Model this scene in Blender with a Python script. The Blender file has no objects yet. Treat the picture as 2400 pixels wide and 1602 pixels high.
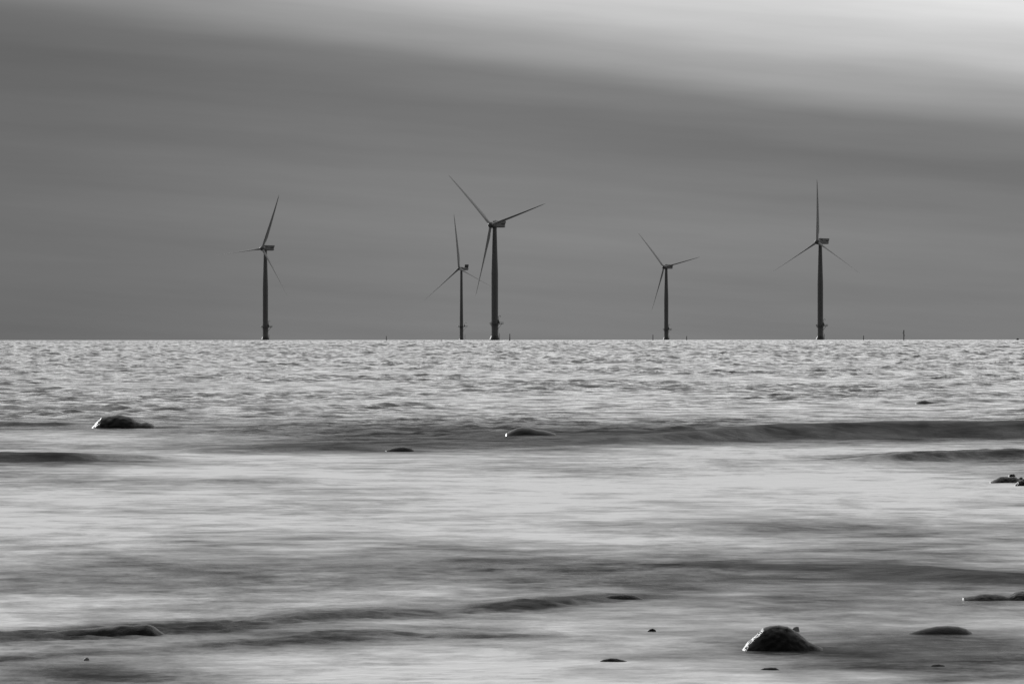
import bpy, bmesh, math, random
import numpy as np
from mathutils import Matrix, Vector, noise

S = bpy.context.scene
C = S.collection
R_EARTH = 6371000.0
CAM_H = 2.0                 # eye height above the water
FPX = 2400 * 200 / 36.0     # focal length in photograph pixels (200 mm lens)
CX, LEVEL_Y = 1200.0, 785.5 # column of the view axis, row that is level with the eye

# ------------------------------------------------------------------ camera
cam = bpy.data.cameras.new('camera')
cam.lens = 200; cam.sensor_width = 36; cam.sensor_fit = 'HORIZONTAL'
cam.clip_start = 0.5; cam.clip_end = 60000
camo = bpy.data.objects.new('camera', cam); C.objects.link(camo)
pitch = (801 - LEVEL_Y) / FPX
camo.matrix_world = (Matrix.Translation((0, 0, CAM_H)) @
                     Matrix.Rotation(math.pi / 2 - pitch, 4, 'X') @
                     Matrix.Rotation(math.radians(-0.031), 4, 'Z'))
S.camera = camo

# ------------------------------------------------------------------ sky
SUN_AZ, SUN_EL = -24.0, 12.0       # degrees, azimuth from the view axis (+Y), positive to the right
world = bpy.data.worlds.new('World'); S.world = world
world.use_nodes = True
wt = world.node_tree; wt.nodes.clear()

class E:
    """tiny expression builder for scalar math nodes"""
    t = None
    def __init__(self, s): self.s = s
    @staticmethod
    def op(o, *a, clamp=False):
        n = E.t.nodes.new('ShaderNodeMath'); n.operation = o; n.use_clamp = clamp
        for i, v in enumerate(a):
            if isinstance(v, E): E.t.links.new(v.s, n.inputs[i])
            else: n.inputs[i].default_value = v
        return E(n.outputs[0])
    def __add__(a, b): return E.op('ADD', a, b)
    __radd__ = __add__
    def __sub__(a, b): return E.op('SUBTRACT', a, b)
    def __rsub__(a, b): return E.op('SUBTRACT', b, a)
    def __mul__(a, b): return E.op('MULTIPLY', a, b)
    __rmul__ = __mul__
    def __truediv__(a, b): return E.op('DIVIDE', a, b)
def step(x, a, b, lo=0.0, hi=1.0):
    n = E.t.nodes.new('ShaderNodeMapRange'); n.interpolation_type = 'SMOOTHSTEP'; n.clamp = True
    E.t.links.new(x.s, n.inputs[0])
    for i, v in enumerate((a, b, lo, hi)): n.inputs[i + 1].default_value = v
    return E(n.outputs[0])
def vec(x, y, z):
    n = E.t.nodes.new('ShaderNodeCombineXYZ')
    for i, v in enumerate((x, y, z)):
        if isinstance(v, E): E.t.links.new(v.s, n.inputs[i])
        else: n.inputs[i].default_value = v
    return n.outputs[0]
def nz(co, scale, detail=4, rough=0.5, dist=0.0):
    n = E.t.nodes.new('ShaderNodeTexNoise'); n.noise_dimensions = '3D'
    E.t.links.new(co, n.inputs['Vector'])
    n.inputs['Scale'].default_value = scale; n.inputs['Detail'].default_value = detail
    n.inputs['Roughness'].default_value = rough; n.inputs['Distortion'].default_value = dist
    return E(n.outputs['Fac'])
def ramp(x, stops, interp='LINEAR'):
    n = E.t.nodes.new('ShaderNodeValToRGB'); n.color_ramp.interpolation = interp
    el = n.color_ramp.elements
    for i, (p, v) in enumerate(stops):
        e = el[i] if i < 2 else el.new(p)
        e.position = p; e.color = (v, v, v, 1)
    E.t.links.new(x.s, n.inputs[0])
    s = E.t.nodes.new('ShaderNodeSeparateColor'); E.t.links.new(n.outputs[0], s.inputs[0])
    return E(s.outputs[0])

E.t = wt
tc = wt.nodes.new('ShaderNodeTexCoord')
sep = wt.nodes.new('ShaderNodeSeparateXYZ'); wt.links.new(tc.outputs['Generated'], sep.inputs[0])
dx, dy, dz = E(sep.outputs[0]), E(sep.outputs[1]), E(sep.outputs[2])
el = E.op('ARCSINE', dz) * 57.2958
hyp = E.op('SQRT', E.op('MAXIMUM', dx * dx + dy * dy, 1e-6))
azs = dx / hyp * 57.2958
# a stratus sheet seen at a low angle: long soft streaks that sink a little towards the right
fl = vec(dx * 9.0, dy * 9.0, el * 0.9)
warp = nz(fl, 1.0, 3, 0.5)
u0 = el + E.op('MINIMUM', E.op('MAXIMUM', azs * 0.12, -2.0), 2.0) * step(el, 0.0, 2.5)
u = E.op('MAXIMUM', u0 + (warp - 0.5) * 0.5 * step(el, 0.0, 2.0), 0.0)
t = E.op('LOGARITHM', u + 1.0, 2.0) / 6.51
L = lambda d: math.log2(1 + d) / 6.51
lum = ramp(t, [(0.0, .172), (L(.5), .180), (L(1.15), .194), (L(1.7), .170), (L(2.2), .146), (L(2.6), .178),
               (L(3.0), .33), (L(3.4), .54), (L(4.0), .74), (L(7), .84), (L(14), 1.0), (L(40), 1.12), (1.0, 1.05)], 'EASE')
left = step(azs, -5.8, 0.2, .64, 1.04)
left = left + (1.0 - left) * step(el, 3.0, 14.0)
wis = nz(vec(dx * 16.0, dy * 16.0, el * 3.6 + azs * 0.25), 1.0, 5, 0.55)
ahead = step(dy, -0.55, 0.75, .16, 1.0)
cloud = lum * left * (0.80 + wis * 0.40) * ahead
below = step(dz, -0.02, -0.002, 0.35, 1.0)
cloud = cloud * below
sky = wt.nodes.new('ShaderNodeTexSky'); sky.sky_type = 'NISHITA'; sky.sun_disc = False
sky.sun_elevation = math.radians(SUN_EL); sky.sun_rotation = math.radians(SUN_AZ)
bw = wt.nodes.new('ShaderNodeRGBToBW'); wt.links.new(sky.outputs[0], bw.inputs[0])
rad = cloud * 0.96 + E(bw.outputs[0]) * 0.05 * 0.04          # nearly closed overcast over the clear sky
comb = wt.nodes.new('ShaderNodeCombineColor')
for i in range(3): wt.links.new(rad.s, comb.inputs[i])
bg = wt.nodes.new('ShaderNodeBackground'); wt.links.new(comb.outputs[0], bg.inputs[0])
bg.inputs[1].default_value = 1.0
wo = wt.nodes.new('ShaderNodeOutputWorld'); wt.links.new(bg.outputs[0], wo.inputs[0])

# ------------------------------------------------------------------ sun (low, left, beyond the subject)
sun = bpy.data.lights.new('sun', 'SUN'); sun.energy = 2.0; sun.angle = math.radians(4); sun.color = (1, 1, 1)
so = bpy.data.objects.new('sun', sun); C.objects.link(so)
a, e_ = math.radians(SUN_AZ), math.radians(SUN_EL)
sd = Vector((math.sin(a) * math.cos(e_), math.cos(a) * math.cos(e_), math.sin(e_)))
so.rotation_euler = sd.to_track_quat('Z', 'Y').to_euler()
so.location = sd * 200

S.view_settings.view_transform = 'Standard'; S.view_settings.look = 'None'
S.view_settings.exposure = 0.0; S.view_settings.gamma = 1.0; S.view_settings.use_curve_mapping = False

# ------------------------------------------------------------------ helpers
def ground_y(py):
    """distance along the view axis at which the curved sea is seen in photograph row py"""
    tt = (py - LEVEL_Y) / FPX
    A = 1 / (2 * R_EARTH)
    return 2 * CAM_H / (tt + math.sqrt(max(tt * tt - 4 * A * CAM_H, 0)))
def at_x(px, Y): return (px - CX) / FPX * Y
def at_z(py, Y): return CAM_H - (py - LEVEL_Y) / FPX * Y
def sea_z(X, Y): return -(X * X + Y * Y) / (2 * R_EARTH)

def tag(o, label, cat, group=None):
    o['label'] = label; o['category'] = cat
    if group: o['group'] = group
    return o
def link(name, me, mat=None, parent=None):
    if mat and not me.materials: me.materials.append(mat)
    o = bpy.data.objects.new(name, me); C.objects.link(o)
    if parent: o.parent = parent
    return o
def mesh_of(bm, name, smooth=False):
    me = bpy.data.meshes.new(name); bm.to_mesh(me); bm.free()
    if smooth: me.polygons.foreach_set('use_smooth', [True] * len(me.polygons))
    return me
def ring_loft(bm, rings, cap=True):
    vs = [[bm.verts.new(p) for p in r] for r in rings]
    n = len(rings[0])
    for a_, b_ in zip(vs, vs[1:]):
        for i in range(n):
            bm.faces.new((a_[i], a_[(i + 1) % n], b_[(i + 1) % n], b_[i]))
    if cap:
        bm.faces.new(vs[0][::-1]); bm.faces.new(vs[-1])
def lathe(bm, prof, n=40, center=(0, 0)):
    ring_loft(bm, [[(center[0] + r * math.cos(2 * math.pi * i / n), center[1] + r * math.sin(2 * math.pi * i / n), z)
                    for i in range(n)] for r, z in prof])
def tube(bm, pts, r, n=8):
    rings = []
    for i, p in enumerate(pts):
        p = Vector(p)
        d = (Vector(pts[min(i + 1, len(pts) - 1)]) - Vector(pts[max(i - 1, 0)])).normalized()
        x = d.orthogonal().normalized() if abs(d.z) > .9 else d.cross(Vector((0, 0, 1))).normalized()
        y = d.cross(x)
        rings.append([p + (x * math.cos(2 * math.pi * k / n) + y * math.sin(2 * math.pi * k / n)) * r for k in range(n)])
    ring_loft(bm, rings)
def box(bm, lo, hi):
    x0, y0, z0 = lo; x1, y1, z1 = hi
    v = [bm.verts.new(p) for p in ((x0, y0, z0), (x1, y0, z0), (x1, y1, z0), (x0, y1, z0),
                                   (x0, y0, z1), (x1, y0, z1), (x1, y1, z1), (x0, y1, z1))]
    for f in ((3, 2, 1, 0), (4, 5, 6, 7), (0, 1, 5, 4), (1, 2, 6, 5), (2, 3, 7, 6), (3, 0, 4, 7)):
        bm.faces.new([v[i] for i in f])

def grey_mat(name, base, rough=0.5, var=0.25, scale=1.0, bump=0.0, stretch=(1, 1, 1), spec=0.5):
    m = bpy.data.materials.new(name); m.use_nodes = True
    nt = m.node_tree; E.t = nt
    b = nt.nodes['Principled BSDF']
    tcn = nt.nodes.new('ShaderNodeTexCoord')
    mp = nt.nodes.new('ShaderNodeMapping'); mp.inputs['Scale'].default_value = stretch
    nt.links.new(tcn.outputs['Object'], mp.inputs[0])
    f = nz(mp.outputs[0], scale, 6, 0.6)
    v = (1.0 - var) * base + f * (2 * var * base)
    cc = nt.nodes.new('ShaderNodeCombineColor')
    for i in range(3): nt.links.new(v.s, cc.inputs[i])
    nt.links.new(cc.outputs[0], b.inputs['Base Color'])
    b.inputs['Roughness'].default_value = rough
    b.inputs['Specular IOR Level'].default_value = spec
    if bump:
        bn = nt.nodes.new('ShaderNodeBump'); bn.inputs['Strength'].default_value = bump
        bn.inputs['Distance'].default_value = 0.02
        f2 = nz(mp.outputs[0], scale * 6, 6, 0.7)
        nt.links.new(f2.s, bn.inputs['Height']); nt.links.new(bn.outputs[0], b.inputs['Normal'])
    return m
M_TOWER = grey_mat('weathered_tower_paint', .15, .7, .18, .25, stretch=(1, 1, .15), spec=.15)
M_PILE = grey_mat('transition_piece_paint', .13, .6, .35, .6, stretch=(1, 1, .3))
M_WET = grey_mat('wet_marine_growth', .03, .5, .4, 2.0)
M_NAC = grey_mat('nacelle_paint', .095, .45, .15, .5)
M_VENT = grey_mat('vent_louvre', .03, .7, .2, 2.0)
M_BLADE = grey_mat('blade_gelcoat', .38, .7, .08, .2, spec=.2)
M_STEEL = grey_mat('galvanised_steel', .10, .5, .3, 2.0)
M_POST = grey_mat('tarred_post', .035, .7, .4, 3.0)
M_POST2 = grey_mat('painted_post', .10, .6, .3, 3.0)
M_WETROCK = grey_mat('water_polished_rock', .005, .36, .5, 6.0, bump=.2, spec=.16)
M_MISTROCK = grey_mat('painted_mist_stone', .16, .5, .4, 12.0, bump=.3, spec=.2)  # mist on the tooth and the tiny stone's glint, painted as pale colour
M_ROCK = grey_mat('wet_rock', .004, .36, .6, 9.0, bump=.35, spec=.11)

# ------------------------------------------------------------------ sea
rng = np.random.default_rng(7)
dense = np.linspace(-0.104, 0.104, 264)
out = 0.104 * np.geomspace(1.06, 14, 12)
cols = np.concatenate([-out[::-1], dense, out])
rows = [7.0]
while rows[-1] < 16000:
    y = rows[-1]
    rows.append(y + (0.01 if y < 30 else .0012 if y < 2500 else .003) * y)
rows = np.array(rows)
nc, nr = len(cols), len(rows)
Y = np.repeat(rows[:, None], nc, 1).astype(np.float64)
Cc = np.repeat(cols[None, :], nr, 0)
X = Y * Cc
stepY = np.where(Y < 2500, .0012, .003) * Y
PX = CX + Cc * FPX                                            # photograph column / row of the flat sea there
PY = LEVEL_Y + FPX * (CAM_H / Y + Y / (2 * R_EARTH))
def sst(x, a, b):
    q = np.clip((x - a) / (b - a), 0, 1); return q * q * (3 - 2 * q)

# foam film left by the surf; negative weights also paint in the dark of wave faces
foam_shade = .70 * sst(PY, 990, 1050)
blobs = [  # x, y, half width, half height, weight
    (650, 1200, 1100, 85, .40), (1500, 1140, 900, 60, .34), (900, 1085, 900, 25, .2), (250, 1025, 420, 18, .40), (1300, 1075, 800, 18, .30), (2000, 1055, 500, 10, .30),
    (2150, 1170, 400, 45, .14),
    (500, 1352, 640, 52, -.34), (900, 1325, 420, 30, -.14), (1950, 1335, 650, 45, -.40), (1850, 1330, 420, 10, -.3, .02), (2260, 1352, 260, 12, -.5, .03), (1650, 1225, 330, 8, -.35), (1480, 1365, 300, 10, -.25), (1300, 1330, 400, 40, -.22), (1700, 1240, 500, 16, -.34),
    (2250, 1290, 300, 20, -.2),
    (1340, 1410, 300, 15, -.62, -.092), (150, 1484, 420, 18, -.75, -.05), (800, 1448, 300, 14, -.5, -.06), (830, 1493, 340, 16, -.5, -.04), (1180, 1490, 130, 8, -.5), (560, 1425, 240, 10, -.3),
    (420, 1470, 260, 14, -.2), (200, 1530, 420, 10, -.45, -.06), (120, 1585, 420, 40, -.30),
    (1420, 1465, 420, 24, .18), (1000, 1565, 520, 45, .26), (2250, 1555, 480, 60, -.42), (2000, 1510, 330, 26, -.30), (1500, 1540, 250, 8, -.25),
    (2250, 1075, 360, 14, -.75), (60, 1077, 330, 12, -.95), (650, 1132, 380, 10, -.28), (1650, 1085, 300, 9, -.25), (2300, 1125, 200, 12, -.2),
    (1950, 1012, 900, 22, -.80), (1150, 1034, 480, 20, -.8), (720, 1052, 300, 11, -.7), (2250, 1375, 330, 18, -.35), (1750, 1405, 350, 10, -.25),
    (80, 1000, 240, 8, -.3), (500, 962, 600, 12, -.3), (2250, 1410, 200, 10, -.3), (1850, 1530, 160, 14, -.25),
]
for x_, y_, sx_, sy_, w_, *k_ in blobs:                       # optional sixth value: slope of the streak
    foam_shade += w_ * np.exp(-(np.abs((PX - x_) / sx_)) ** 2.4 - ((PY - y_ - (k_[0] if k_ else 0) * (PX - x_)) / sy_) ** 2)
foam_shade = np.clip(foam_shade, 0, 1)

Z = np.zeros_like(X)
# patchiness of the chop: calmer and rougher areas
patch = np.zeros_like(X)
for k in range(10):
    lx, ly = rng.uniform(6, 60), rng.uniform(10, 120)
    patch += np.sin(2 * np.pi * (X / lx + Y / ly * rng.choice([-1, 1])) + rng.uniform(0, 6.3))
patch = 0.80 + 0.65 * np.tanh(patch / 2.2)
NW = 90
lam = np.geomspace(.16, 70, NW) * rng.uniform(.92, 1.08, NW)
for k in range(NW):
    th = rng.normal(0, .75)
    kx, ky = math.sin(th), math.cos(th)
    l = lam[k]
    slope = .088 if l < 4 else .088 * (4 / l) ** .8
    amp = slope * l / (2 * np.pi)
    w = sst(l / stepY, 2.2, 4.5) * (1 - sst(l / (.15 + .0050 * Y), .8, 2.2))
    ph = 2 * np.pi / l * (kx * X + ky * Y) + rng.uniform(0, 6.3) + .5 * np.sin(2 * np.pi * (X * .9 + Y * .2) / (l * 5.3) + k)
    s = np.sin(ph + .7 * np.sin(ph))                          # steep front faces towards the shore, long backs
    Z += amp * w * s * patch
del s, ph, w
bare = 1 - sst(foam_shade, .05, .45)                                # choppy where clear water shows, smooth under the foam film
surf = .22 + .30 * bare
far = sst(Y, 92, 165)
calm = surf + (1.2 - surf) * far
gloss = (.26 * (1 - .5 * bare) + (1 - .26 * (1 - .5 * bare)) * far) * (1 - .75 * np.exp(-(np.abs((PX - 1950) / 1100)) ** 2.4 - ((PY - 1015) / 16) ** 2))                                       # reflection cut to darken the surf, most of all the big swell's face
calm *= 1 - .8 * np.exp(-(np.abs((PX - 1700) / 1300)) ** 4 - ((PY - (1052 - (PX - 900) * .024)) / 26) ** 2)   # the smooth face of the big swell
Z *= calm

# breaking swells: (foot line in photograph pixels, crest height m, front length m, back length m)
swells = [
    ([(430, 1064), (700, 1058), (950, 1051), (1180, 1045), (1500, 1040), (1800, 1030), (2150, 1026), (2700, 1024)],
     [.02, .04, .05, .05, .11, .25, .29, .29], 1.7, 7.0),
    ([(-300, 1082), (0, 1080), (150, 1079), (330, 1076), (480, 1072)], [.13, .12, .11, .05, 0], .45, 4.0),
    ([(1950, 1084), (2100, 1080), (2300, 1078), (2700, 1076)], [0, .10, .14, .14], .5, 4.0),
    ([(-300, 965), (0, 962), (300, 963), (700, 962), (950, 955), (1150, 950)], [.14, .13, .06, .11, .09, 0], .8, 9.0),
    ([(1600, 950), (1900, 948), (2100, 946), (2300, 945), (2700, 943)], [0, .04, .09, .10, .10], .8, 9.0),
    ([(1700, 885), (1950, 884), (2100, 880), (2300, 876), (2700, 872)], [0, .14, .12, .16, .15], 1.6, 14.0),
    ([(1080, 1436), (1200, 1431), (1340, 1420), (1480, 1402), (1600, 1388)], [0, .03, .03, .01, 0], .5, 1.5),
    ([(-300, 1500), (0, 1500), (160, 1500), (380, 1487), (520, 1478)], [.02, .02, .0, .0, 0], .35, 1.5),
    ([(580, 1456), (700, 1452), (900, 1446), (1030, 1440)], [0, .03, .035, 0], .3, 1.2),
    ([(600, 1505), (760, 1500), (900, 1497), (980, 1494)], [0, .03, .025, 0], .3, 1.2),
    ([(1450, 1345), (1650, 1342), (1900, 1338), (2100, 1345), (2300, 1362), (2700, 1362)], [0, .015, .02, .03, .03, .03], .6, 2.0),
    ([(1250, 1250), (1500, 1250), (1750, 1246), (2000, 1245)], [0, .03, .04, 0], .5, 2.0),
    ([(350, 1136), (500, 1134), (750, 1133), (950, 1130)], [0, .05, .05, 0], .6, 2.5),
    ([(1450, 1092), (1650, 1088), (1950, 1086)], [0, .05, 0], .6, 2.5),
    ([(-300, 1000), (0, 998), (150, 999), (300, 1003)], [.09, .09, .06, 0], .9, 4.0),
]
wob = np.zeros_like(X)
for k in range(8):
    l = rng.uniform(.6, 5)
    wob += np.sin(2 * np.pi * X / l + rng.uniform(0, 6.3) + .3 * np.sin(Y)) * .045 * l / 5
for pts, hs, lf, lb in swells:
    px = np.array([p[0] for p in pts], float)
    yf = np.array([ground_y(p[1]) for p in pts])
    q = Cc * FPX + CX
    Yr = np.interp(q, px, yf) + lf + wob * lf * .4
    H = np.interp(q, px, hs, left=hs[0] if px[0] < 0 else 0, right=hs[-1] if px[-1] > 2400 else 0)
    d = Y - Yr
    g = np.where(d < 0, np.exp(-(d / (lf * .62)) ** 2), np.exp(-(d / lb) ** 2))
    Z += H * g

Z += sea_z(X, Y)
co = np.stack([X, Y, Z], -1).reshape(-1, 3).astype(np.float32)
idx = np.arange(nr * nc, dtype=np.int32).reshape(nr, nc)
quads = np.stack([idx[:-1, :-1], idx[:-1, 1:], idx[1:, 1:], idx[1:, :-1]], -1).reshape(-1)
me = bpy.data.meshes.new('sea')
me.vertices.add(nr * nc); me.vertices.foreach_set('co', co.ravel())
nq = quads.size // 4
me.loops.add(quads.size); me.loops.foreach_set('vertex_index', quads)
me.polygons.add(nq); me.polygons.foreach_set('loop_start', np.arange(nq, dtype=np.int32) * 4)
me.polygons.foreach_set('use_smooth', np.ones(nq, bool))
me.update(calc_edges=True)
at = me.attributes.new('foam_shade', 'FLOAT', 'POINT'); at.data.foreach_set('value', foam_shade.astype(np.float32).ravel())
at = me.attributes.new('gloss', 'FLOAT', 'POINT'); at.data.foreach_set('value', gloss.astype(np.float32).ravel())
m = bpy.data.materials.new('sea_water'); m.use_nodes = True
nt = m.node_tree; E.t = nt; b = nt.nodes['Principled BSDF']
tcn = nt.nodes.new('ShaderNodeTexCoord')
sp = nt.nodes.new('ShaderNodeSeparateXYZ'); nt.links.new(tcn.outputs['Object'], sp.inputs[0])
ox, oy = E(sp.outputs[0]), E(sp.outputs[1])
an = nt.nodes.new('ShaderNodeAttribute'); an.attribute_name = 'foam_shade'
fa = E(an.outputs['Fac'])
an2 = nt.nodes.new('ShaderNodeAttribute'); an2.attribute_name = 'gloss'
gl = E(an2.outputs['Fac'])
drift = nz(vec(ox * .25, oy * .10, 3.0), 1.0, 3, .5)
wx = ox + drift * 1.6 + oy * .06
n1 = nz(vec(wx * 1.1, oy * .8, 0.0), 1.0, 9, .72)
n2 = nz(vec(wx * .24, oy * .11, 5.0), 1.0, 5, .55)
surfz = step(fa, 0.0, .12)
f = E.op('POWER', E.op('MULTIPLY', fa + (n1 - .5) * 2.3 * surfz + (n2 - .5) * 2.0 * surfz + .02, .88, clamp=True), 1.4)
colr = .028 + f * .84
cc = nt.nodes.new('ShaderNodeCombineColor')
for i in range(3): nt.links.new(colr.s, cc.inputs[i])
bn = nt.nodes.new('ShaderNodeBump'); bn.inputs['Strength'].default_value = 1.0; bn.inputs['Distance'].default_value = .05
n3 = nz(vec(ox * 1.4 + drift * 1.5, oy * 2.2, 1.0), 1.0, 5, .6)
nt.links.new(n3.s, bn.inputs['Height'])
nt.nodes.remove(b)
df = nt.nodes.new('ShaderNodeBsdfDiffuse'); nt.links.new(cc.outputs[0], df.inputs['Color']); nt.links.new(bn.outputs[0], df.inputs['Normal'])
gs = nt.nodes.new('ShaderNodeBsdfGlossy'); gs.inputs['Color'].default_value = (1, 1, 1, 1); gs.inputs['Roughness'].default_value = .16
nt.links.new(bn.outputs[0], gs.inputs['Normal'])
fr = nt.nodes.new('ShaderNodeFresnel'); fr.inputs['IOR'].default_value = 1.333; nt.links.new(bn.outputs[0], fr.inputs['Normal'])
n6 = nz(vec(wx * .7, oy * .45, 20.0), 1.0, 7, .65)               # slick and ruffled streaks
fac = E(fr.outputs[0]) * gl * (1.0 - f * .85) * step(n6, .30, .70, .2, 1.6)
fac = E.op('MINIMUM', fac, 1.0)
mx = nt.nodes.new('ShaderNodeMixShader')
nt.links.new(fac.s, mx.inputs[0]); nt.links.new(df.outputs[0], mx.inputs[1]); nt.links.new(gs.outputs[0], mx.inputs[2])
nt.links.new(mx.outputs[0], nt.nodes['Material Output'].inputs['Surface'])
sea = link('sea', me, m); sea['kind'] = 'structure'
del X, Y, Z, Cc, PX, PY, foam_shade, patch, wob, co

# ------------------------------------------------------------------ wind turbines
def rot_xz(yaw, phi): return Matrix.Rotation(yaw, 4, 'Z') @ Matrix.Rotation(phi, 4, 'Y')
def blade_mesh(Lb, root, cmax, pitch_deg):
    bm = bmesh.new(); rings = []
    N = 16
    for q in (0, .02, .05, .09, .14, .2, .28, .38, .5, .62, .74, .85, .93, .98, 1.0):
        z = 1.0 + q * (Lb - 1.0)
        k = min(1, max(0, (q - .02) / .16)); k = k * k * (3 - 2 * k)
        c = cmax * (1 - .86 * max(0, (q - .17) / .83) ** .85) if q > .17 else cmax
        if q > .97: c *= .55 if q < .99 else .25
        chord = 2 * root * (1 - k) + c * k
        thick = 2 * root * (1 - k) + c * (.32 - .18 * q) * k
        tw = math.radians(pitch_deg + 13 * (1 - q) ** 2)
        off = .18 * chord * k
        bendy = -1.6 * q * q
        ring = []
        for i in range(N):
            a_ = 2 * math.pi * i / N
            xx = chord / 2 * math.cos(a_) + off
            yy = thick / 2 * math.sin(a_) * (1 - .55 * k * max(0, math.cos(a_)))
            ring.append((xx * math.cos(tw) - yy * math.sin(tw), xx * math.sin(tw) + yy * math.cos(tw) + bendy, z))
        rings.append(ring)
    ring_loft(bm, rings)
    return mesh_of(bm, 'blade', True)

def turbine_set(v):
    """shared meshes of one turbine type; lengths in metres, nose along -Y"""
    D = {}
    r0, r1, rt, hub, zp, zt = v['r0'], v['r0'], v['rt'], v['hub'], v['plat'], v['taper']
    bm = bmesh.new(); lathe(bm, [(r0, zp + .25), (r0 + .12, zp + .25), (r0 + .12, zp + .6), (r0, zp + .6), (r1, zt * .5 + zp * .5), (r1, zt),
                                 (r1 + (rt - r1) * .55, zt + (hub - 2.2 - zt) * .5), (rt, hub - 2.6), (rt + .15, hub - 2.6), (rt + .15, hub - v['nh'] / 2 + .2)], 48)
    D['tower'] = mesh_of(bm, 'tower', False)
    bm = bmesh.new()
    lathe(bm, [(r0 + .02, 2.6), (r0 + .02, zp - .9), (r0 + .14, zp - .9), (r0 + .14, zp - .6), (r0 + .02, zp - .6), (r0 + .02, zp + .22)], 48)
    D['transition_piece'] = mesh_of(bm, 'transition_piece')
    bm = bmesh.new(); lathe(bm, [(v['flare'] - .1, -4), (v['flare'], .45), (v['flare'] - .1, .7), (r0 + .35, 2.3), (r0 + .03, 2.9)], 40)
    D['base_skirt'] = mesh_of(bm, 'base_skirt')
    # platform: a ring deck with a laydown wing on the +X side
    pl, pr, w = v['pl'], v['pr'], v['pw']
    outline = []
    for i in range(21):
        a_ = math.radians(60 + 240 * i / 20)
        outline.append((pl * math.cos(a_), pl * math.sin(a_)))
    outline += [(pr * .75, -w), (pr, -w * .8), (pr, w * .8), (pr * .75, w)]
    bm = bmesh.new()
    ring_loft(bm, [[(x, y, z) for x, y in outline] for z in (zp - .18, zp + .2)])
    D['platform'] = mesh_of(bm, 'platform')
    bm = bmesh.new()
    loop = outline + [outline[0]]
    for z in (zp + .75, zp + 1.3):
        for p, q in zip(loop, loop[1:]): tube(bm, [(p[0] * .98, p[1] * .98, z), (q[0] * .98, q[1] * .98, z)], .045, 5)
    for p in outline: tube(bm, [(p[0] * .98, p[1] * .98, zp + .15), (p[0] * .98, p[1] * .98, zp + 1.32)], .06, 5)
    for s_ in (.45, .72):
        for yy in (-w * .8, w * .8): tube(bm, [(pr * s_ + pl * .2, yy, zp + .15), (pr * s_ + pl * .2, yy, zp + 1.3)], .06, 5)
    D['railing'] = mesh_of(bm, 'railing')
    D['brace'] = []
    for p, q in (((pr * .80, -w * .6, zp - .15), (r0 * .8, -r0 * .6, zp - (pr - r0) * 1.05)),
                 ((pr * .80, w * .6, zp - .15), (r0 * .8, r0 * .6, zp - (pr - r0) * 1.05)),
                 ((pr * .55, -w * .6, zp - .15), (r0 * .85, -r0 * .5, zp - 1.6)),
                 ((-pl * .92, -1, zp - .15), (-r0 * .95, -.5, zp - 1.7)), ((-pl * .92, 1, zp - .15), (-r0 * .95, .5, zp - 1.7)),
                 ((.6, -pl * .92, zp - .15), (.3, -r0 * .97, zp - 1.7))):
        bm = bmesh.new(); tube(bm, [p, q], .13, 8); D['brace'].append(mesh_of(bm, 'brace'))
    # davit crane
    cx = v['crane'];  ch = v['crane_h']; ca = v['crane_a']
    bm = bmesh.new()
    tube(bm, [(cx, -.6, zp + .2), (cx, -.6, zp + ch - .4)], .16, 10)
    tube(bm, [(cx, -.6, zp + ch - .5), (cx + .2, -.6, zp + ch - .1), (cx + ca * .4, -.6, zp + ch), (cx + ca * .85, -.6, zp + ch - .05),
              (cx + ca, -.6, zp + ch - .45), (cx + ca, -.6, zp + ch - 1.2)], .13, 8)
    D['davit_crane'] = mesh_of(bm, 'davit_crane')
    bm = bmesh.new(); box(bm, (cx - .75, -1.35, zp + .21), (cx + .55, .2, zp + 1.9)); box(bm, (cx - .55, -1.1, zp + 1.9), (cx + .1, 0, zp + 2.9))
    D['control_cabinet'] = mesh_of(bm, 'control_cabinet')
    # boat landing: two fender tubes with a ladder between
    bx = v['landing']; D['fender'] = []
    for yy in (-1.7, -.1):
        bm = bmesh.new(); tube(bm, [(bx, yy, -3), (bx, yy, v['land_h'])], .16, 8)
        tube(bm, [(bx, yy, v['land_h'] * .62), (r0 * .8, yy * .8, v['land_h'] * .62)], .11, 6); D['fender'].append(mesh_of(bm, 'fender_tube'))
    bm = bmesh.new()
    for yy in (-1.15, -.65): tube(bm, [(r0 + .28, yy, -2), (r0 + .28, yy, zp + .1)], .05, 5)
    z = 0.2
    while z < zp: tube(bm, [(r0 + .28, -1.15, z), (r0 + .28, -.65, z)], .03, 4); z += .5
    D['ladder'] = mesh_of(bm, 'ladder')
    # nacelle
    nh, nw, nf, nb = v['nh'], v['nw'], v['nf'], v['nb']
    bm = bmesh.new()
    def section(y, hw, zl, zh, p=.35):
        pts = []
        for i in range(20):
            a_ = 2 * math.pi * (i + .5) / 20
            cx_, sx_ = math.cos(a_), math.sin(a_)
            pts.append((hw * math.copysign(abs(cx_) ** p, cx_), y, (zl + zh) / 2 + (zh - zl) / 2 * math.copysign(abs(sx_) ** p, sx_)))
        return pts
    h = nh / 2
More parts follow.
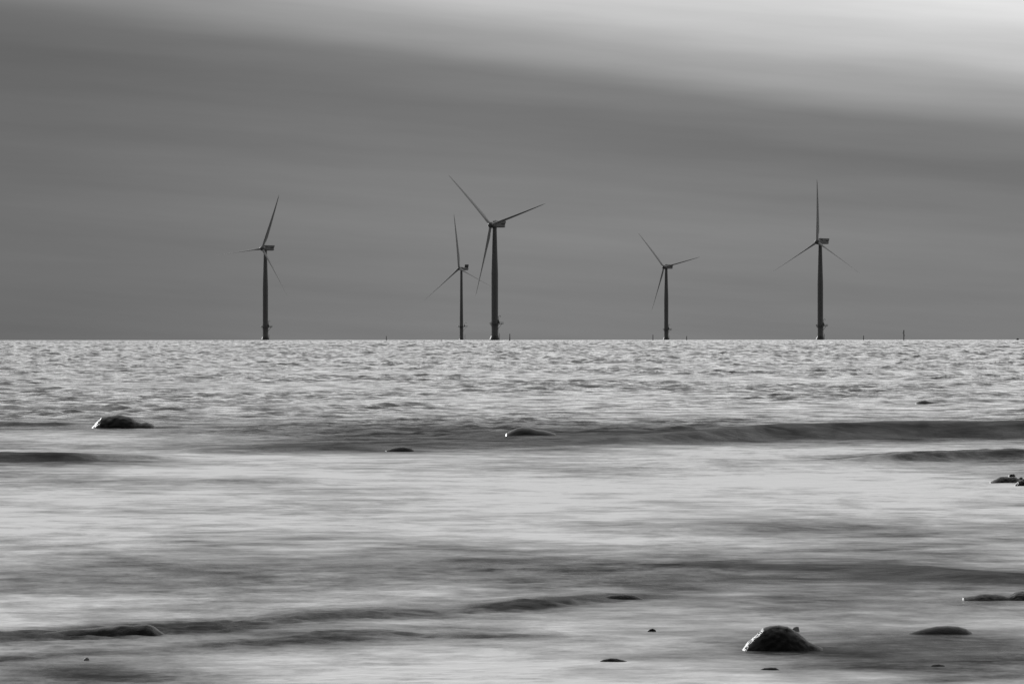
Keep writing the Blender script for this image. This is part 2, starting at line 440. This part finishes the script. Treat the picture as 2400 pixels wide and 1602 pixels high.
    if v['kind'] == 'box':
        ring_loft(bm, [section(-nf, nw * .42, -h * 1.05, h * .95, .9), section(-nf + .8, nw * .45, -h * 1.1, h * .95, .6), section(-1.5, nw * .48, -h * 1.05, h * .72, .5),
                       section(.3, nw * .5, -h, h * .7, .4), section(nb - 1.2, nw * .5, -h, h * .75, .3), section(nb, nw * .46, -h * .95, h * .6, .3)])
    else:
        ring_loft(bm, [section(-nf, nw * .36, -h * .6, h * .9, .9), section(-nf + 2, nw * .45, -h * .85, h * .9, .6), section(0, nw * .5, -h, h * .75, .45),
                       section(nb * .6, nw * .5, -h * 1.05, h * .45, .4), section(nb - 1.6, nw * .46, -h, h * .45, .4), section(nb, nw * .34, -h * .55, h * .4, .5)])
    D['nacelle'] = mesh_of(bm, 'nacelle')
    bm = bmesh.new(); sk = v['spin']
    lathe(bm, [(.05, 0), (sk * .3, .08), (sk * .6, .45), (sk * .83, 1.1), (sk * .97, 2.0), (sk, 2.9), (sk * .97, 3.7), (sk * .8, 4.3)], 32)
    bmesh.ops.rotate(bm, cent=(0, 0, 0), matrix=Matrix.Rotation(-math.pi / 2, 3, 'X'), verts=bm.verts)   # nose towards -Y
    D['spinner'] = mesh_of(bm, 'spinner', True)
    D['extras'] = []
    if v['kind'] == 'box':
        bm = bmesh.new()
        ring_loft(bm, [[(sx * nw * q, y, z) for sx, y, z in ((-1, .6, zz), (1, .6, zz), (1, nb + e2, zz), (-1, nb + e2, zz))]
                       for zz, e2, q in ((h * .3, -.2, .515), (h * .75 + .1, .35, .52), (h + 1.0, .75, .52), (h + 1.12, .75, .54))])
        D['extras'].append(('cooler_housing', mesh_of(bm, 'cooler_housing'), M_NAC))
        for sx in (-1, 1):
            bm = bmesh.new()
            box(bm, (sx * nw * .53 - .06, nb - 4.6, h * .25), (sx * nw * .53 + .06, nb - .9, h * .8))
            D['extras'].append(('side_vent', mesh_of(bm, 'side_vent'), M_VENT))
        bm = bmesh.new(); tube(bm, [(0, .9, h + 1.1), (0, .9, h + 1.9)], .07, 6); tube(bm, [(-.4, .9, h + 1.8), (.4, .9, h + 1.8)], .05, 5)
        D['extras'].append(('wind_sensor_mast', mesh_of(bm, 'wind_sensor_mast'), M_STEEL))
    else:
        bm = bmesh.new()
        ring_loft(bm, [[(-nw * .5, nb - 2.2 + o, z), (nw * .5, nb - 2.2 + o, z), (nw * .5, nb - 1.5 + o, z), (-nw * .5, nb - 1.5 + o, z)] for z, o in ((h * .2, -.6), (h * 1.1, 0), (h * 2.3, .5))])
        D['extras'].append(('cooler_fin', mesh_of(bm, 'cooler_fin'), M_VENT))
    D['blade'] = blade_mesh(v['R'], v['root'], v['chord'], v['pitch'])
    return D

V_BOX = dict(kind='box', r0=2.45, rt=1.5, hub=83.5, plat=11.8, taper=48, nh=3.7, nw=4.0, nf=2.6, nb=10.0, spin=2.3, flare=3.6,
             pl=3.75, pr=6.4, pw=2.6, crane=2.95, crane_h=5.9, crane_a=1.3, landing=3.35, land_h=4.9, R=53.5, root=1.05, chord=4.0, pitch=74)
V_BIG = dict(kind='fin', r0=2.55, rt=1.65, hub=105.0, plat=20.3, taper=24, nh=5.0, nw=6.5, nf=3.6, nb=14.0, spin=2.7, flare=4.3,
             pl=5.4, pr=9.2, pw=3.2, crane=4.6, crane_h=5.6, crane_a=3.0, landing=5.3, land_h=9.0, R=80.0, root=1.6, chord=5.2, pitch=74)
TB, TF = turbine_set(V_BOX), turbine_set(V_BIG)

def place_turbine(px, hub_py, v, D, phase, label, yaw=-38.0):
    tt = (LEVEL_Y - hub_py) / FPX
    dist = (v['hub'] - CAM_H) / (tt + .0003)
    for _ in range(8): dist = (v['hub'] - CAM_H) / (tt + dist / (2 * R_EARTH))
    x = at_x(px, dist)
    root = bpy.data.objects.new('wind_turbine', None); C.objects.link(root)
    root.location = (x, dist, sea_z(x, dist)); root.empty_display_size = 3
    tag(root, label, 'wind turbine', 'offshore wind turbines on the horizon')
    link('tower', D['tower'], M_TOWER, root)
    tp = link('transition_piece', D['transition_piece'], M_PILE, root)
    link('base_skirt', D['base_skirt'], M_WET, tp)
    pf = link('platform', D['platform'], M_STEEL, root)
    link('railing', D['railing'], M_STEEL, pf)
    for bmz in D['brace']: link('brace', bmz, M_STEEL, pf)
    link('davit_crane', D['davit_crane'], M_STEEL, root)
    link('control_cabinet', D['control_cabinet'], M_STEEL, root)
    link('ladder', D['ladder'], M_STEEL, root)
    for fm in D['fender']: link('fender_tube', fm, M_WET, root)
    yw = math.radians(yaw)
    top = Matrix.Translation((0, 0, v['hub'])) @ Matrix.Rotation(yw, 4, 'Z')
    na = link('nacelle', D['nacelle'], M_NAC, root); na.matrix_local = top
    for nm, mz, mt in D['extras']: link(nm, mz, mt, na)
    hubc = Matrix.Translation((0, -(v['nf'] + 2.0), 0))
    sp_ = link('spinner', D['spinner'], M_NAC, root)
    sp_.matrix_local = top @ Matrix.Translation((0, -(v['nf'] + 4.1), 0))
    for k in range(3):
        bo = link('blade', D['blade'], M_BLADE, root)
        bo.matrix_local = top @ hubc @ Matrix.Rotation(math.radians(phase + 120 * k), 4, 'Y')
    return root

place_turbine(622.0, 582.0, V_BOX, TB, 24, 'lone grey wind turbine standing leftmost on the horizon')
place_turbine(1159.5, 527.0, V_BOX, TB, -46, 'tallest, nearest wind turbine near the centre, beside a thin dark post')
place_turbine(1081.5, 628.7, V_BIG, TF, -6, 'slim distant wind turbine with upright rear fin, just left of the tallest turbine')
place_turbine(1561.5, 626.0, V_BOX, TB, -42, 'small wind turbine between two short posts, right of centre')
place_turbine(1922.5, 567.0, V_BOX, TB, 1, 'wind turbine furthest right, one blade pointing straight up')

# ------------------------------------------------------------------ marker posts and the float on the horizon
def post(px, top_py, dist, wpx, label, lantern=False, band=True):
    x = at_x(px, dist); zb = sea_z(x, dist)
    H = at_z(top_py, dist) - zb; r = wpx / 2 / FPX * dist
    root = bpy.data.objects.new('marker_post', None); C.objects.link(root); root.location = (x, dist, zb)
    tag(root, label, 'marker post', 'marker posts on the horizon')
    bm = bmesh.new(); lathe(bm, [(r * 1.05, -4), (r * 1.1, H * .12), (r, H * .14), (r * .97, H * .52)], 14)
    link('pile', mesh_of(bm, 'pile'), M_POST, root)
    bm = bmesh.new(); lathe(bm, [(r * .9, H * .5), (r * .86, H * .93), (r * 1.05, H * .93), (r * 1.0, H * .985), (r * .3, H)], 14)
    link('upper_pile', mesh_of(bm, 'upper_pile'), M_POST2 if band else M_POST, root)
    if lantern:
        bm = bmesh.new(); box(bm, (-r * 3.0, -r * 1.6, H * .82), (r * 1.3, r * 1.6, H * .86)); tube(bm, [(-r * 2.6, 0, H * .82), (-r * .7, 0, H * .68)], r * .22, 6)
        link('bracket', mesh_of(bm, 'bracket'), M_POST, root)
        bm = bmesh.new(); lathe(bm, [(r * .9, H * .98), (r * 1.2, H * 1.0), (r * 1.2, H * 1.06), (r * .9, H * 1.09), (r * .2, H * 1.13)], 12)
        link('lantern', mesh_of(bm, 'lantern'), M_POST, root)
        bm = bmesh.new(); box(bm, (r * .8, -r, H * .5), (r * 1.9, r, H * .6)); link('instrument_box', mesh_of(bm, 'instrument_box'), M_POST, root)
post(905.5, 787.0, 3300, 1.7, 'short lone post standing between the leftmost and the slim distant turbine', band=False)
post(1194.8, 782.0, 2800, 2.3, 'dark post with a paler upper half, right beside the tallest turbine')
post(1530.3, 784.0, 3000, 1.8, 'thin post just left of the small turbine right of centre', band=False)
post(1609.3, 787.5, 3300, 1.8, 'shorter thin post just right of the small turbine right of centre', band=False)
post(2024.0, 786.5, 3400, 1.8, 'short thin post between the furthest right turbine and the lantern post', band=False)
post(2118.3, 776.0, 2600, 2.2, 'tallest marker post with side bracket and lantern at the far right', lantern=True, band=False)
dist = 3300; x = at_x(2385, dist)
root = bpy.data.objects.new('mooring_buoy', None); C.objects.link(root); root.location = (x, dist, sea_z(x, dist))
tag(root, 'small low black float on the horizon at the right edge', 'buoy')
bm = bmesh.new(); lathe(bm, [(.3, -.5), (.62, -.3), (.74, .1), (.78, .45), (.72, .72), (.5, .86), (.12, .9)], 24); link('hull', mesh_of(bm, 'hull', True), M_POST, root)
bm = bmesh.new(); tube(bm, [(-.18, 0, .86), (-.15, 0, 1.05), (.15, 0, 1.05), (.18, 0, .86)], .04, 6); link('lifting_eye', mesh_of(bm, 'lifting_eye'), M_STEEL, root)

# ------------------------------------------------------------------ rocks
def rock(prof, water_py, depth, seed, label, amp=.05, plane=None, sharp=.7, group='rocks in the shallows', name='rock', nx=64, nv=36, lean=0.0, mat=None):
    """prof: silhouette in photograph pixels, left to right; water_py: row of the front waterline"""
    Y0 = ground_y(water_py); Yc = Y0 + depth * .5
    xs = np.array([at_x(p[0], Yc) for p in prof]); zs = np.array([at_z(p[1], Yc) for p in prof])
    W = xs[-1] - xs[0]; cxm = (xs[0] + xs[-1]) / 2
    ext = .06 * W
    xs = np.concatenate([[xs[0] - ext], xs, [xs[-1] + ext]]); zs = np.concatenate([[-.12], zs, [-.12]])
    hm = max(zs.max(), .01)
    bm = bmesh.new(); off = Vector((seed * 3.7, seed * 1.3, seed * 7.1))
    grid = []
    base = -.25
    sc = 2.4 / W
    for i in range(nx + 1):
        xx = xs[0] + (xs[-1] - xs[0]) * i / nx
        zp_ = np.interp(xx, xs, zs)
        rowv = []
        plan = .35 + .65 * math.sqrt(max(0.0, min(1, (zp_ - base) / (hm - base))))
        for j in range(nv + 1):
            vv = -1 + 2 * j / nv
            g = max(0.0, 1 - abs(vv) ** 2.4) ** sharp
            yy = vv * depth * .5 * plan
            z = base + (zp_ - base) * g
            p = Vector((xx, yy, z))
            q = p * sc + off
            n_ = noise.fractal(q * 1.6, .9, 2.1, 6)
            r_ = 1 - abs(noise.noise(q * 2.7)) * 2
            n2_ = noise.noise_vector(q * 5.5)
            k = amp * hm * 4
            k *= min(1.0, max(.15, (z - base) / (hm - base)))
            z += k * (.35 * n_ + .12 * r_ - .1) * (g if g > .2 else .2)
            rowv.append(bm.verts.new((xx - cxm + n2_.x * k * .35 + lean * (z - base), yy + n2_.y * k * .8 + n_ * k * .5, z)))
        grid.append(rowv)
    for i in range(nx):
        for j in range(nv):
            bm.faces.new((grid[i][j], grid[i + 1][j], grid[i + 1][j + 1], grid[i][j + 1]))
    rim = ([grid[i][0] for i in range(nx + 1)] + [grid[nx][j] for j in range(1, nv + 1)] +
           [grid[i][nv] for i in range(nx - 1, -1, -1)] + [grid[0][j] for j in range(nv - 1, 0, -1)])
    low = [bm.verts.new((v_.co.x, v_.co.y, -.6)) for v_ in rim]
    for i in range(len(rim)):
        j = (i + 1) % len(rim)
        bm.faces.new((rim[j], rim[i], low[i], low[j]))
    bm.faces.new(low)
    bmesh.ops.recalc_face_normals(bm, faces=bm.faces)
    o = link(name, mesh_of(bm, name), mat or M_ROCK)
    o.location = (cxm, Yc, 0)
    return tag(o, label, 'rock', group)

rock([(216, 1000), (225, 991), (238, 977), (255, 974), (276, 971), (291, 973), (309, 977), (320, 986), (331, 990), (344, 989), (354, 992), (362, 997)],
     1003, 1.0, 1, 'flat-topped black rock with a bright left rim and low toe, far left', .035)
rock([(1186, 1015), (1198, 1008), (1212, 1002), (1224, 1000), (1242, 1001.5), (1258, 1006), (1274, 1008), (1290, 1012), (1302, 1016)],
     1025, .9, 2, 'smooth hump with a glinting left face below the tallest turbine', .012, mat=M_WETROCK)
rock([(904, 1055), (918, 1050), (932, 1047), (946, 1046), (958, 1048), (966, 1051), (971, 1055)], 1058, .5, 3, 'small dark dome in the dark wave trough left of centre', .02)
rock([(2146, 945), (2152, 941), (2160, 939), (2168, 938), (2176, 940.5), (2186, 942.5), (2196, 944), (2204, 946)], 947, .8, 4, 'farthest little rock below the lantern post', .03)
rock([(2320, 1131), (2334, 1123), (2344, 1118), (2356, 1117), (2366, 1118), (2378, 1117), (2388, 1122), (2396, 1127), (2402, 1131)], 1133, .55, 5, 'weedy black slab at the right edge carrying a boulder', .045)
rock([(2363, 1119), (2365, 1113), (2371, 1111), (2377, 1110.7), (2379, 1114), (2380, 1120)], 1131, .22, 6, 'rounded boulder lying on top of the slab at the right edge', .03, nx=28, nv=18)
rock([(2383, 1124), (2389, 1119.5), (2394, 1118), (2397, 1120), (2398, 1125)], 1131, .18, 16, 'small knob of stone behind the slab at the right edge', .03, nx=24, nv=16)
rock([(2378, 1137), (2386, 1128), (2396, 1123), (2408, 1122), (2424, 1126), (2440, 1136)], 1140, .4, 7, 'ragged stone cut off by the right edge, in front of the slab', .06)
rock([(2256, 1400), (2268, 1398), (2284, 1396), (2296, 1392), (2312, 1391), (2334, 1392), (2350, 1394), (2366, 1398)], 1409, .5, 8, 'low flat ledge barely awash near the right edge', .05)
rock([(2344, 1399), (2362, 1396), (2378, 1389), (2396, 1386), (2420, 1384), (2450, 1388), (2470, 1398)], 1409, .5, 9, 'second awash ledge with jagged top, running out of the right edge', .06)
rock([(1738, 1523), (1752, 1503), (1768, 1489), (1788, 1471), (1806, 1466), (1825, 1464), (1845, 1467), (1872, 1484), (1895, 1502), (1914, 1512), (1928, 1519)],
     1527, .42, 10, 'big black pyramid-shaped rock with white glinting left side, foreground right', .022, nx=110, nv=60)
rock([(1852, 1478), (1859, 1470), (1866, 1467.5), (1871, 1467.5), (1874, 1478)], 1480, .1, 11, 'little tooth of stone peeking out behind the big pyramid rock', .03, nx=24, nv=16, mat=M_MISTROCK)
rock([(1778, 1570), (1790, 1564.5), (1806, 1563), (1818, 1563.5), (1827, 1569)], 1571, .16, 12, 'small flat stone in front of the big pyramid rock', .03, nx=40, nv=20)
rock([(2120, 1487), (2140, 1480), (2170, 1472), (2196, 1467), (2222, 1466), (2246, 1468), (2264, 1473), (2278, 1482)], 1488, .4, 13, 'long smooth whaleback rock, right of the big pyramid rock', .012)
rock([(1404, 1549), (1416, 1544), (1430, 1541.5), (1446, 1542.5), (1458, 1545), (1470, 1549)], 1551, .16, 14, 'thin dark stone left of the big rock, near the bottom edge', .05, nx=40, nv=20)
rock([(1517, 1478), (1523, 1473.5), (1530, 1472), (1536, 1475), (1538, 1479)], 1480, .08, 15, 'pebble-sized rounded stone alone in pale water, left of the big rock', .02, nx=24, nv=16)
rock([(1396, 1404), (1414, 1398), (1432, 1393.5), (1450, 1392), (1468, 1392), (1484, 1394), (1498, 1399), (1512, 1405)], 1405, .3, 17, 'thin crescent ledge awash above the pebble-sized stone', .03)
rock([(78, 1486), (110, 1480), (150, 1476), (190, 1472.5), (215, 1470), (245, 1468.5), (285, 1464), (320, 1464), (345, 1462), (358, 1467), (372, 1478), (392, 1490)], 1490, .45, 18, 'long jagged ledge awash at the lower left', .06, nx=110)
rock([(195, 1545), (200, 1540), (205, 1538.5), (209, 1543)], 1546, .06, 19, 'tiny glinting stone below the long jagged ledge', .03, nx=20, nv=14, mat=M_MISTROCK)
rock([(2176, 1562), (2186, 1557), (2200, 1556), (2212, 1558), (2218, 1562)], 1562, .12, 20, 'nearly drowned stone below the whaleback rock', .04, nx=28, nv=18)
